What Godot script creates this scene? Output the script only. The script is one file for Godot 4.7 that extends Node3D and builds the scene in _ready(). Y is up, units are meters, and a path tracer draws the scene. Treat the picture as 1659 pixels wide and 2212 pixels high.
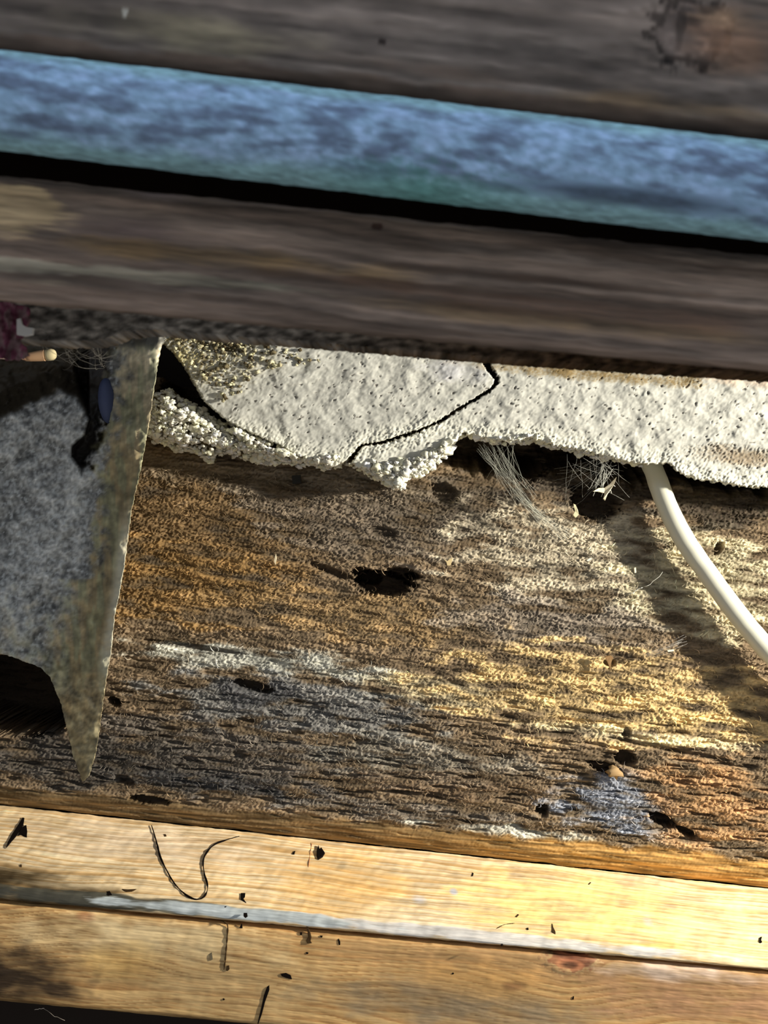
extends Node3D
# A gap under weathered joists: an old copper pipe, a cracked plaster bed, a rotten log, a bent metal sheet, a cable and pine boards.
# Sizes are real: the view is about 24 cm wide at the log. Pixel numbers below are places in the 1659 x 2212 photograph.

const F := 2958.0
const CZ := 0.42
const ROLL := 0.096

var rng := RandomNumberGenerator.new()
var cr := cos(ROLL)
var sr := sin(ROLL)
var rz := 0.0
var rc := Color.WHITE
var used := {}

# ---------------------------------------------------------------- helpers
func P(px: float, py: float, z: float) -> Vector3:
	var d := CZ - z
	var a := (px - 829.5) / F * d
	var b := -(py - 1106.0) / F * d
	return Vector3(a * cr - b * sr, a * sr + b * cr, z)

func on_plane(px: float, py: float, o: Vector3, n: Vector3) -> Vector3:
	var e := Vector3(0, 0, CZ)
	var r := P(px, py, 0.0) - e
	return e + r * ((o - e).dot(n) / r.dot(n))

func S(r: float, g: float, b: float) -> Color:
	return Color(r / 255.0, g / 255.0, b / 255.0)

func noise(kind: int, seed_: int, oct := 1, ridged := false) -> FastNoiseLite:
	var n := FastNoiseLite.new()
	n.noise_type = kind
	n.seed = seed_
	n.frequency = 1.0
	n.fractal_type = FastNoiseLite.FRACTAL_NONE if oct == 1 else (FastNoiseLite.FRACTAL_RIDGED if ridged else FastNoiseLite.FRACTAL_FBM)
	n.fractal_octaves = oct
	return n

func numbered(called: String) -> String:
	var k: int = used.get(called, 0)
	used[called] = k + 1
	return called if k == 0 else "%s_%03d" % [called, k]

const GROUPS := {"bark_flake": "dark flakes on the pine boards", "wood_sliver": "slivers on the pine boards", "splinter": "long splinters on the pine boards", "dark_fibre": "fibres on the pine boards", "loose_flake": "pale scraps on the rotten timber", "cobweb": "cobwebs", "joist": "dark front joists", "pine_board": "pine boards", "plaster_slab": "plaster pieces", "wood_chip": "splinters by the wooden peg"}

func tag(o: Node3D, label: String, category: String, group := "") -> Node3D:
	o.set_meta("label", label)
	o.set_meta("category", category)
	for k in GROUPS:
		if String(o.name).begins_with(k):
			group = GROUPS[k]
	if group:
		o.set_meta("group", group)
	return o

func thing(called: String, label: String, category: String, at := Vector3.ZERO) -> Node3D:
	var o := Node3D.new()
	o.name = numbered(called)
	add_child(o)
	o.position = at
	tag(o, label, category)
	return o

func put(called: String, m: Mesh, mat: Material, parent: Node3D = null, kind := "") -> MeshInstance3D:
	var o := MeshInstance3D.new()
	o.name = called if parent else numbered(called)
	o.mesh = m
	o.material_override = mat
	if parent:
		parent.add_child(o, true)
		o.position = -parent.position
	else:
		add_child(o, true)
	if kind:
		o.set_meta("kind", kind)
	return o

func mat_v(rough: float, spec := 0.3) -> StandardMaterial3D:
	var m := StandardMaterial3D.new()
	m.vertex_color_use_as_albedo = true
	m.roughness = rough
	m.metallic_specular = spec
	return m

func mat_c(c: Color, rough: float, spec := 0.3) -> StandardMaterial3D:
	var m := StandardMaterial3D.new()
	m.albedo_color = c
	m.roughness = rough
	m.metallic_specular = spec
	return m

func finish(v: PackedVector3Array, c: PackedColorArray, uv: PackedVector2Array, idx: PackedInt32Array) -> ArrayMesh:
	var a := []
	a.resize(Mesh.ARRAY_MAX)
	a[Mesh.ARRAY_VERTEX] = v
	if c.size():
		a[Mesh.ARRAY_COLOR] = c
	if uv.size():
		a[Mesh.ARRAY_TEX_UV] = uv
	a[Mesh.ARRAY_INDEX] = idx
	var st := SurfaceTool.new()
	st.create_from_arrays(a)
	st.generate_normals()
	return st.commit()

# signed distance (pixels, positive inside) to an outline, on a coarse grid
class Outline:
	var x0 := 0.0
	var y0 := 0.0
	var st := 5.0
	var w := 0
	var h := 0
	var d := PackedFloat32Array()
	func _init(p: PackedVector2Array, pad: float, step: float) -> void:
		st = step
		var r := Rect2(p[0], Vector2.ZERO)
		for q in p:
			r = r.expand(q)
		r = r.grow(pad)
		x0 = r.position.x
		y0 = r.position.y
		w = int(r.size.x / st) + 2
		h = int(r.size.y / st) + 2
		d.resize(w * h)
		var n := p.size()
		for j in h:
			for i in w:
				var q := Vector2(x0 + i * st, y0 + j * st)
				var best := 1e9
				var inside := false
				for k in n:
					var a := p[k]
					var b := p[(k + 1) % n]
					var ab := b - a
					var t := clampf((q - a).dot(ab) / maxf(ab.length_squared(), 1e-9), 0.0, 1.0)
					best = minf(best, q.distance_squared_to(a + ab * t))
					if (a.y > q.y) != (b.y > q.y) and q.x < (b.x - a.x) * (q.y - a.y) / (b.y - a.y) + a.x:
						inside = not inside
				d[j * w + i] = sqrt(best) if inside else -sqrt(best)
	func at(x: float, y: float) -> float:
		var fx := clampf((x - x0) / st, 0.0, w - 1.001)
		var fy := clampf((y - y0) / st, 0.0, h - 1.001)
		var i := int(fx)
		var j := int(fy)
		fx -= i
		fy -= j
		var k := j * w + i
		return lerpf(lerpf(d[k], d[k + 1], fx), lerpf(d[k + w], d[k + w + 1], fx), fy)

func pts(flat: Array) -> PackedVector2Array:
	var out := PackedVector2Array()
	for k in range(0, flat.size(), 2):
		out.append(Vector2(flat[k], flat[k + 1]))
	return out

# a surface of depth z over an outline; rough: noise on the edge in pixels; thick > 0 closes it with a back and a rim
func patch(poly: PackedVector2Array, step: float, rough: float, f: Callable, thick := 0.0, edge_scale := 0.06) -> ArrayMesh:
	var o := Outline.new(poly, 24.0, maxf(4.0, step))
	var en := noise(FastNoiseLite.TYPE_SIMPLEX, 77, 3)
	var nx := int(o.w * o.st / step)
	var ny := int(o.h * o.st / step)
	var v := PackedVector3Array()
	var c := PackedColorArray()
	var id := PackedInt32Array()
	id.resize(nx * ny)
	id.fill(-1)
	var lim := -1.45 * step
	for j in ny:
		for i in nx:
			var x := o.x0 + i * step
			var y := o.y0 + j * step
			var d := o.at(x, y)
			if d < -rough - 2.0 * step:
				continue
			if rough > 0.0:
				d += en.get_noise_2d(x * edge_scale, y * edge_scale) * rough
			if d < lim:
				continue
			if d < 0.0:
				var g := Vector2(o.at(x + 2, y) - o.at(x - 2, y), o.at(x, y + 2) - o.at(x, y - 2))
				if g.length() > 0.01:
					g = g.normalized()
					x -= g.x * d
					y -= g.y * d
				d = 0.0
			f.call(x, y, d)
			id[j * nx + i] = v.size()
			v.append(P(x, y, rz))
			c.append(rc.srgb_to_linear())
	var idx := PackedInt32Array()
	var full := PackedByteArray()
	full.resize(nx * ny)
	for j in ny - 1:
		for i in nx - 1:
			var k := j * nx + i
			if id[k] < 0 or id[k + 1] < 0 or id[k + nx] < 0 or id[k + nx + 1] < 0:
				continue
			full[k] = 1
			idx.append_array([id[k], id[k + 1], id[k + nx], id[k + 1], id[k + nx + 1], id[k + nx]])
	if thick > 0.0:
		var n := v.size()
		for k in n:
			v.append(v[k] + Vector3(0, 0, -thick))
			c.append(c[k])
		for k in range(0, idx.size(), 3):
			idx.append_array([idx[k] + n, idx[k + 2] + n, idx[k + 1] + n])
		for j in range(1, ny - 1):
			for i in range(1, nx - 1):
				var k := j * nx + i
				if not full[k]:
					continue
				var a := id[k]
				var b := id[k + 1]
				var e := id[k + nx]
				var g := id[k + nx + 1]
				if not full[k - nx]:
					idx.append_array([b, a, a + n, b, a + n, b + n])
				if not full[k + nx]:
					idx.append_array([e, g, g + n, e, g + n, e + n])
				if not full[k - 1]:
					idx.append_array([a, e, e + n, a, e + n, a + n])
				if not full[k + 1]:
					idx.append_array([g, b, b + n, g, b + n, g + n])
	return finish(v, c, PackedVector2Array(), idx)

func tube_into(st: SurfaceTool, line: PackedVector3Array, radii: Callable, sides: int, col := Color.WHITE) -> void:
	var n := line.size()
	var rings := []
	for k in n:
		var t := (line[mini(k + 1, n - 1)] - line[maxi(k - 1, 0)]).normalized()
		var s := t.cross(Vector3(0.13, 0.21, 1.0)).normalized()
		var u := s.cross(t)
		var r: float = radii.call(float(k) / (n - 1))
		var ring := PackedVector3Array()
		for j in sides:
			var a := TAU * j / sides
			ring.append(line[k] + (s * cos(a) + u * sin(a)) * r)
		rings.append(ring)
	st.set_color(col)
	for k in n - 1:
		for j in sides:
			var j2 := (j + 1) % sides
			for q in [rings[k][j], rings[k + 1][j], rings[k][j2], rings[k][j2], rings[k + 1][j], rings[k + 1][j2]]:
				st.add_vertex(q)
	for e in [0, n - 1]:
		for j in range(1, sides - 1):
			var tri := [rings[e][0], rings[e][j + 1], rings[e][j]] if e else [rings[e][0], rings[e][j], rings[e][j + 1]]
			for q in tri:
				st.add_vertex(q)

func curve(p: Array, per := 6) -> PackedVector3Array:
	var out := PackedVector3Array()
	var n := p.size()
	for k in n - 1:
		for j in per:
			var t := float(j) / per
			var a: Vector3 = p[maxi(k - 1, 0)]
			var b: Vector3 = p[k]
			var c: Vector3 = p[k + 1]
			var d: Vector3 = p[mini(k + 2, n - 1)]
			out.append(b.cubic_interpolate(c, a, d, t))
	out.append(p[n - 1])
	return out

func one_tube(line: PackedVector3Array, radii: Callable, sides := 6) -> ArrayMesh:
	var st := SurfaceTool.new()
	st.begin(Mesh.PRIMITIVE_TRIANGLES)
	st.set_smooth_group(0)
	tube_into(st, line, radii, sides)
	st.index()
	st.generate_normals()
	return st.commit()

# ---------------------------------------------------------------- boards with computed grain
# o: a point of the board's line, x: along it; profile: (y, z) in metres in the board's own axes
func board_mesh(o: Vector3, x: Vector3, prof: PackedVector2Array, u0: float, u1: float, tex_u0: float, tex_len: float, taper: float, wav: float, seed_: int) -> ArrayMesh:
	var y := Vector3(-x.y, x.x, 0)
	var en := noise(FastNoiseLite.TYPE_SIMPLEX, seed_, 3)
	var arc := PackedFloat32Array([0.0])
	for k in range(1, prof.size()):
		arc.append(arc[k - 1] + prof[k].distance_to(prof[k - 1]))
	var total := arc[arc.size() - 1]
	var us := PackedFloat32Array()
	var u := u0
	while u < u1:
		us.append(u)
		u += 0.0006 if u > tex_u0 and u < tex_u0 + tex_len else 0.01
	us.append(u1)
	var v := PackedVector3Array()
	var uv := PackedVector2Array()
	var idx := PackedInt32Array()
	var w := prof.size()
	for i in us.size():
		for k in w:
			var q := prof[k]
			var e := en.get_noise_2d(us[i] * 130.0, arc[k] * 500.0) * wav
			var py := q.y + e
			var yy := (q.x + e) * (1.0 + taper * us[i])
			v.append(o + x * us[i] + y * yy + Vector3(0, 0, py))
			uv.append(Vector2((us[i] - tex_u0) / tex_len, arc[k] / total))
	for i in us.size() - 1:
		for k in w - 1:
			var a := i * w + k
			idx.append_array([a, a + 1, a + w, a + 1, a + w + 1, a + w])
	for i in [0, us.size() - 1]:
		var b: int = i * w
		for k in range(1, w - 2):
			idx.append_array([b, b + k, b + k + 1])
	return finish(v, PackedColorArray(), uv, idx)

# cfg: early, late, freq (rings per mm), sharp, contrast, knots [u, v, r], blobs [u, v, ru, rv, colour, strength], streak, fibre; all in mm
func grain(w: int, h: int, u0: float, ul: float, vl: float, cfg: Dictionary) -> Array:
	var n1 := noise(FastNoiseLite.TYPE_SIMPLEX_SMOOTH, cfg.seed, 2)
	var n2 := noise(FastNoiseLite.TYPE_SIMPLEX, cfg.seed + 1, 3)
	var n3 := noise(FastNoiseLite.TYPE_SIMPLEX, cfg.seed + 2, 3)
	var alb := PackedByteArray()
	alb.resize(w * h * 3)
	var hgt := PackedByteArray()
	hgt.resize(w * h)
	var early: Color = cfg.early
	var late: Color = cfg.late
	var freq: float = cfg.freq
	var contrast: float = cfg.contrast
	var sharp: float = cfg.sharp
	var wob: float = cfg.wobble
	var streak: float = cfg.streak
	var fibre: float = cfg.fibre
	var blotch: float = cfg.blotch
	var knots: Array = cfg.knots
	var blobs: Array = cfg.blobs
	for j in h:
		var v := (j + 0.5) / h * vl
		var rowb := []
		for b in blobs:
			if absf(v - b[1]) < b[3] * 1.5:
				rowb.append(b)
		for i in w:
			var u := u0 + (i + 0.5) / w * ul
			var vv := v + n1.get_noise_2d(u * 0.012, v * 0.03) * wob
			var kn := 0.0
			var kr := 9.0
			for k in knots:
				var du: float = (u - k[0]) / k[3]
				var dv: float = v - k[1]
				var r2: float = k[2] * k[2]
				var dd := du * du + dv * dv
				vv -= dv * r2 * 1.5 / (dd + r2 * 0.6)
				if dd < r2 * 1.7:
					kr = sqrt(dd / r2) * (1.0 + 0.3 * n2.get_noise_2d(u * 0.25 + 5.0, v * 0.3))
					kn = clampf((1.15 - kr) * 6.0, 0.0, 1.0)
			var t := vv * freq + n1.get_noise_2d(u * 0.004 + 50.0, vv * 0.2) * 0.8
			t -= floorf(t)
			var lw := pow(t, sharp) if t < 0.93 else (1.0 - t) / 0.07
			var fb := n2.get_noise_2d(u * 0.09, v * 3.0)
			var sk := n3.get_noise_2d(u * 0.012, vv * 0.35)
			var c := early.lerp(late, clampf(lw * contrast, 0.0, 1.0))
			var g := 1.0 + fb * fibre + sk * streak
			var bl := n3.get_noise_2d(u * 0.05 + 90.0, v * 0.09)
			g += bl * blotch
			var hh := 0.55 - lw * 0.1 * contrast + fb * 0.3 + sk * 0.2
			if kn > 0.0:
				var kc: Color = cfg.knot
				c = c.lerp(kc.lerp(cfg.knot_ring, clampf(absf(kr - 0.95) * -8.0 + 1.4, 0.0, 1.0)), kn * 0.9)
				g += (sin(kr * 15.0 + fb * 3.0) * 0.04 + sk * 0.4) * kn
			for b in rowb:
				var bu: float = (u - b[0]) / b[2]
				if absf(bu) < 1.5:
					var bv: float = (v - b[1]) / b[3]
					var wgt := clampf((1.0 - bu * bu - bv * bv + (bl + fb * 0.4) * 0.6) * b[6], 0.0, 1.0) * float(b[5])
					c = c.lerp(b[4], wgt)
					if b[7] != 0.0:
						hh += wgt * float(b[7])
			var at := (j * w + i) * 3
			alb[at] = int(clampf(c.r * g, 0.0, 1.0) * 255.0)
			alb[at + 1] = int(clampf(c.g * g, 0.0, 1.0) * 255.0)
			alb[at + 2] = int(clampf(c.b * g, 0.0, 1.0) * 255.0)
			hgt[j * w + i] = int(clampf(hh, 0.0, 1.0) * 255.0)
	return [ImageTexture.create_from_image(Image.create_from_data(w, h, false, Image.FORMAT_RGB8, alb)), ImageTexture.create_from_image(Image.create_from_data(w, h, false, Image.FORMAT_L8, hgt))]

func mat_t(tex: Array, rough: float, relief: float, spec := 0.3) -> StandardMaterial3D:
	var m := StandardMaterial3D.new()
	m.albedo_texture = tex[0]
	m.roughness = rough
	m.metallic_specular = spec
	m.heightmap_enabled = true
	m.heightmap_texture = tex[1]
	m.heightmap_scale = relief
	return m

# where a pixel lies on a board: (u, v along its profile) in mm
func buv(px: float, py: float, o: Vector3, x: Vector3, n: Vector3, q: Vector3) -> Vector2:
	var p := on_plane(px, py, q, n)
	var y := Vector3(-x.y, x.x, 0)
	var r := p - q
	return Vector2((p - o).dot(x), Vector2(r.dot(y), r.z).length()) * 1000.0

func flake(called: String, label: String, flat: Array, o: Vector3, n: Vector3, mat: Material, thick := 0.0004, curl := 0.0, category := "wood chip") -> void:
	if n.z < 0.9999:
		thick *= 0.55
	var p := pts(flat)
	if Geometry2D.is_polygon_clockwise(p):
		p.reverse()
	var tri := Geometry2D.triangulate_polygon(p)
	var mid := Vector2.ZERO
	for q in p:
		mid += q / p.size()
	if n == ledge_n:
		var pl := ledge_plane(mid.x, mid.y)
		o = pl[0]
		n = pl[1]
	var base := on_plane(mid.x, mid.y, o, n)
	var st := SurfaceTool.new()
	st.begin(Mesh.PRIMITIVE_TRIANGLES)
	st.set_smooth_group(-1)
	var top := PackedVector3Array()
	var low := PackedVector3Array()
	for q in p:
		var a := on_plane(q.x, q.y, o, n) - base
		var l := curl * (q - mid).length_squared() * 1e-6
		top.append(a + n * (thick + l) - a * 0.06)
		low.append(a + n * (l - 0.00005))
	for k in range(0, tri.size(), 3):
		for q in [top[tri[k]], top[tri[k + 1]], top[tri[k + 2]], low[tri[k]], low[tri[k + 2]], low[tri[k + 1]]]:
			st.add_vertex(q)
	for k in p.size():
		var k2 := (k + 1) % p.size()
		for q in [top[k], low[k], top[k2], top[k2], low[k], low[k2]]:
			st.add_vertex(q)
	st.generate_normals()
	var m := put(called, st.commit(), mat)
	m.position = base
	tag(m, label, category)

func thread(called: String, label: String, flat: Array, o: Vector3, n: Vector3, r: float, mat: Material, category := "fibre") -> void:
	var line := []
	var base: Vector3 = ledge_plane(flat[0], flat[1])[0] if n == ledge_n else on_plane(flat[0], flat[1], o, n)
	for k in range(0, flat.size(), 2):
		if n == ledge_n:
			var pl := ledge_plane(flat[k], flat[k + 1])
			line.append(pl[0] + n * r - base)
		else:
			line.append(on_plane(flat[k], flat[k + 1], o, n) + n * r - base)
	var wob := noise(FastNoiseLite.TYPE_SIMPLEX, 5, 2)
	var m := put(called, one_tube(curve(line, 8), func(t): return r * (0.75 + 0.45 * wob.get_noise_2d(t * 9.0, 3.0)) * clampf(minf(t, 1.0 - t) * 8.0 + 0.35, 0.0, 1.0), 6), mat)
	m.position = base
	tag(m, label, category)

# ---------------------------------------------------------------- the log
var ln_long := noise(FastNoiseLite.TYPE_SIMPLEX, 11, 4)
var ln_crk := noise(FastNoiseLite.TYPE_SIMPLEX, 12, 2, true)
var ln_fine := noise(FastNoiseLite.TYPE_SIMPLEX, 13, 2)
var ln_tone := noise(FastNoiseLite.TYPE_SIMPLEX, 14, 4)
var log_blobs := []
var log_cuts := []
var row_s := 1e9
var row_blobs := []
var row_cuts := []

func log_s(px: float, py: float) -> float:
	return py - 1400.0 - 0.093 * px

func setup_log() -> void:
	# [px, py, rx, ry, colour, strength]: damp, mould, bare and dark patches of the wood, with some shade painted in
	log_blobs = [
		[420, 1130, 330, 190, S(128, 92, 46), 0.85], [380, 1260, 260, 90, S(150, 104, 42), 0.8], [800, 1330, 330, 60, S(158, 118, 62), 0.8],
		[800, 1110, 320, 110, S(112, 96, 76), 0.8], [1010, 1090, 120, 80, S(80, 68, 52), 0.6],
		[1260, 1200, 300, 130, S(176, 158, 122), 0.9], [1540, 1260, 220, 130, S(184, 166, 118), 0.9], [1180, 1350, 260, 60, S(128, 112, 92), 0.8],
		[560, 1425, 330, 34, S(188, 188, 168), 0.8], [1010, 1500, 260, 40, S(196, 176, 122), 0.7], [640, 1525, 340, 70, S(116, 114, 108), 0.85], [560, 1500, 90, 34, S(70, 68, 68), 0.7],
		[1320, 1500, 420, 110, S(200, 158, 84), 0.95], [1480, 1560, 240, 50, S(218, 172, 88), 0.8],
		[430, 1640, 420, 90, S(98, 88, 76), 0.8], [900, 1640, 260, 60, S(126, 118, 100), 0.7], [180, 1650, 260, 70, S(74, 66, 56), 0.8], [1000, 1700, 240, 40, S(118, 88, 56), 0.6],  # far-left patch paints in the shade behind the metal flange
		[1340, 1745, 150, 70, S(126, 130, 140), 0.95], [1560, 1740, 180, 110, S(178, 122, 62), 0.85], [900, 1760, 300, 30, S(112, 100, 84), 0.7],
		[1090, 1800, 200, 14, S(206, 204, 180), 0.7], [480, 1700, 200, 30, S(64, 62, 60), 0.7], [1240, 1030, 240, 70, S(72, 60, 46), 0.9], [1560, 1090, 160, 60, S(60, 50, 38), 0.85],  # both patches below the right plaster edge paint in its shadow
		[560, 1030, 330, 40, S(118, 100, 74), 0.7], [1380, 1590, 300, 16, S(228, 208, 150), 0.5]]
	# [px, py, rx, ry, depth in mm, turn]: holes and gouges
	log_cuts = [
		[826, 1261, 66, 27, 9.0, 0.0], [868, 1241, 38, 14, 7.0, 0.05], [792, 1246, 36, 17, 7.0, 0.2], [893, 1246, 20, 6, 6.0, 0.0], [890, 1264, 17, 6, 5.0, 0.1], [722, 1238, 70, 9, 2.4, 0.3], [545, 1482, 48, 11, 4.0, 0.15], [318, 1735, 46, 10, 5.0, 0.05], [1438, 1778, 34, 15, 7.0, 0.35], [1492, 1806, 30, 10, 6.0, 0.4],
		[245, 1516, 16, 10, 4.0, 0.4], [1310, 1662, 40, 14, 4.5, 0.2], [1352, 1640, 26, 16, 4.0, 0.0], [828, 1150, 34, 12, 2.0, 0.1], [1175, 1755, 16, 15, 4.0, 0.6], [1355, 1585, 9, 14, 2.0, 0.0],
		[1560, 1185, 9, 20, 3.0, 0.3], [1318, 1432, 14, 9, 3.0, 0.0], [420, 1398, 110, 7, 2.2, 0.05], [1290, 1085, 60, 40, 5.0, 0.2], [960, 1065, 34, 22, 3.0, 0.3], [1130, 1000, 70, 36, 4.0, 0.0],
		[640, 1036, 10, 11, 1.2, 0.0], [20, 1500, 132, 88, 42.0, 0.0], [395, 842, 100, 58, 32.0, 0.45], [265, 1690, 22, 10, 3.0, 0.3], [900, 1720, 60, 6, 2.0, 0.05], [1450, 1620, 150, 6, 1.6, 0.1]]  # two deepest cuts added so those hollows stay black

func log_at(px: float, s: float, relief: bool) -> void:
	var py := s + 1400.0 + 0.093 * px
	if s != row_s:
		row_s = s
		row_blobs.clear()
		row_cuts.clear()
		for b in log_blobs:
			if absf(s - (b[1] - 1400.0 - 0.093 * b[0])) < b[3] * 1.35:
				row_blobs.append(b)
		for k in log_cuts:
			if absf(s - (k[1] - 1400.0 - 0.093 * k[0])) < k[2] * 1.8:
				row_cuts.append(k)
	var e := s - 350.0 - 0.0165 * px
	var z := -0.0045 * pow((s + 30.0) / 350.0, 2.0)
	z -= 0.026 * smoothstep(-478.0, -555.0, s + ln_long.get_noise_2d(px * 0.012, 31.0) * 24.0)
	var lip := smoothstep(-54.0 - 0.014 * px, -36.0 - 0.014 * px, e - ln_long.get_noise_2d(px * 0.01, 7.0) * 14.0)
	if e > -50.0:
		z -= 0.003 * pow((e + 50.0) / 50.0, 2.0)
	if e > 2.0:
		z -= 0.0018 * (e - 2.0)
	var tone := ln_tone.get_noise_2d(px * 0.006, s * 0.022)
	var nl := ln_long.get_noise_2d(px * 0.005, s * 0.026)
	var nk := 0.0
	var rough := 1.0 - 0.8 * lip
	if relief:
		nk = ln_crk.get_noise_2d(px * 0.042 + tone * 2.0, s * 0.056)
		z += (nl * 0.0008 + nk * 0.0005 * (0.8 + tone) + ln_fine.get_noise_2d(px * 0.12, s * 0.14) * 0.00028) * rough + (1.0 - rough) * nl * 0.0005
		var gap := ln_fine.get_noise_2d(px * 0.007 + 300.0, s * 0.06)
		if gap > 0.38:
			z -= minf(0.0022, (gap - 0.38) * 0.012) * rough * clampf((s + 100.0) / 200.0, 0.25, 1.0)
	var c := S(140, 110, 72)
	for b in row_blobs:
		var du: float = (px - b[0]) / b[2]
		if absf(du) < 1.35:
			var dv: float = (s - (b[1] - 1400.0 - 0.093 * b[0])) / b[3]
			if absf(dv) < 1.35:
				c = c.lerp(b[4], clampf((1.0 - du * du - dv * dv + tone * 1.1 + nl * 0.5) * 1.6, 0.0, 1.0) * float(b[5]))
	c = c * (1.0 + tone * 0.3 + nl * 0.25 + nk * 0.16)
	c = c.lerp(S(1, 1, 1) * (c.get_luminance() * 255.0), 0.36)
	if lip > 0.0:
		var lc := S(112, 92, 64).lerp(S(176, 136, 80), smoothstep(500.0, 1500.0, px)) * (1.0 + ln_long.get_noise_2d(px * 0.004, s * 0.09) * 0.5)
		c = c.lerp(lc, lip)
	for k in row_cuts:
		var dx: float = px - k[0]
		var dy: float = py - k[1]
		if absf(dx) < k[2] * 1.6 and absf(dy) < k[2] * 1.6:
			var ca := cos(k[5] + 0.09)
			var sa := sin(k[5] + 0.09)
			var qx: float = (dx * ca + dy * sa) / k[2]
			var qy: float = (-dx * sa + dy * ca) / k[3]
			var w := 1.0 - (pow(qx, 4.0) + pow(qy, 4.0) if k[4] > 20.0 else qx * qx + qy * qy) + nk * 0.35 + nl * 0.25
			if w > 0.0:
				z -= float(k[4]) * 0.001 * minf(1.0, w * 3.0)
				c = c.lerp(S(52, 44, 36), minf(1.0, w * 2.5) * (0.85 if k[4] > 3.5 else 0.4))
	rz = z
	rc = Color(clampf(c.r, 0, 1), clampf(c.g, 0, 1), clampf(c.b, 0, 1))

func build_log() -> void:
	setup_log()
	var xs := PackedFloat32Array()
	var x := -1500.0
	while x < 3400.0:
		xs.append(x)
		x += 2.2 if x > -120.0 and x < 1780.0 else 20.0
	var ss := PackedFloat32Array()
	var s := -640.0
	while s < 384.0:
		ss.append(s)
		s += 2.2
	var w := xs.size()
	var v := PackedVector3Array()
	var c := PackedColorArray()
	var idx := PackedInt32Array()
	for j in ss.size():
		for i in w:
			log_at(xs[i], ss[j], true)
			# below the lip the underside runs straight back
			var p := P(xs[i], minf(ss[j], 352.0 + 0.0165 * xs[i]) + 1400.0 + 0.093 * xs[i], 0.0)
			p.z = rz
			v.append(p)
			c.append(rc.srgb_to_linear())
	idx.resize((ss.size() - 1) * (w - 1) * 6)
	var k := 0
	for j in ss.size() - 1:
		for i in w - 1:
			var a := j * w + i
			idx[k] = a; idx[k + 1] = a + 1; idx[k + 2] = a + w
			idx[k + 3] = a + 1; idx[k + 4] = a + w + 1; idx[k + 5] = a + w
			k += 6
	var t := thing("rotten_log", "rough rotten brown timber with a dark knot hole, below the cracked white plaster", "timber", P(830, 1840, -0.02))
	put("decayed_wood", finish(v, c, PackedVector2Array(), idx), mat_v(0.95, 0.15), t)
	# curled fibres standing off the decayed face
	var fv := PackedVector3Array()
	var fc := PackedColorArray()
	var fi := PackedInt32Array()
	rng.seed = 4
	for n in 7500:
		var px := rng.randf_range(150.0, 1750.0)
		var fs := rng.randf_range(-430.0, 292.0)
		var ln := rng.randf_range(6.0, 20.0)
		var ang := rng.randfn(0.0, 0.9)
		var bend := rng.randf_range(-0.16, 0.16)
		var rad := rng.randf_range(0.00006, 0.00017)
		log_at(px, fs, true)
		var z0 := rz
		if z0 < -0.022:
			continue
		var col := (rc * rng.randf_range(0.75, 1.35))
		col = Color(minf(col.r, 1), minf(col.g, 1), minf(col.b, 1)).srgb_to_linear()
		var lift := rng.randf_range(0.0002, 0.001)
		var q := Vector2(px, fs)
		var first := fv.size()
		for m in 5:
			var tt := m / 4.0
			var p := P(q.x, q.y + 1400.0 + 0.093 * q.x, 0.0)
			p.z = z0 + lift * sin(tt * PI) + 0.0001
			var r := rad * (1.0 - absf(tt - 0.5) * 1.4)
			var side := Vector3(-sin(ang), -cos(ang), 0) * r
			fv.append(p + side)
			fv.append(p - side)
			fv.append(p + Vector3(0, 0, r * 1.6))
			for e in 3:
				fc.append(col)
			q += Vector2(cos(ang), sin(ang)) * ln / 4.0
			ang += bend * 5.0
		for m in 4:
			var b := first + m * 3
			fi.append_array([b, b + 2, b + 3, b + 2, b + 5, b + 3, b + 2, b + 1, b + 5, b + 1, b + 4, b + 5])
	put("wood_fibre", finish(fv, fc, PackedVector2Array(), fi), mat_v(0.9, 0.2), t, "stuff")

# ---------------------------------------------------------------- plaster
var pn := noise(FastNoiseLite.TYPE_SIMPLEX, 31, 3)
var pn2 := noise(FastNoiseLite.TYPE_SIMPLEX, 32, 2, true)
var pblobs := []

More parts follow.
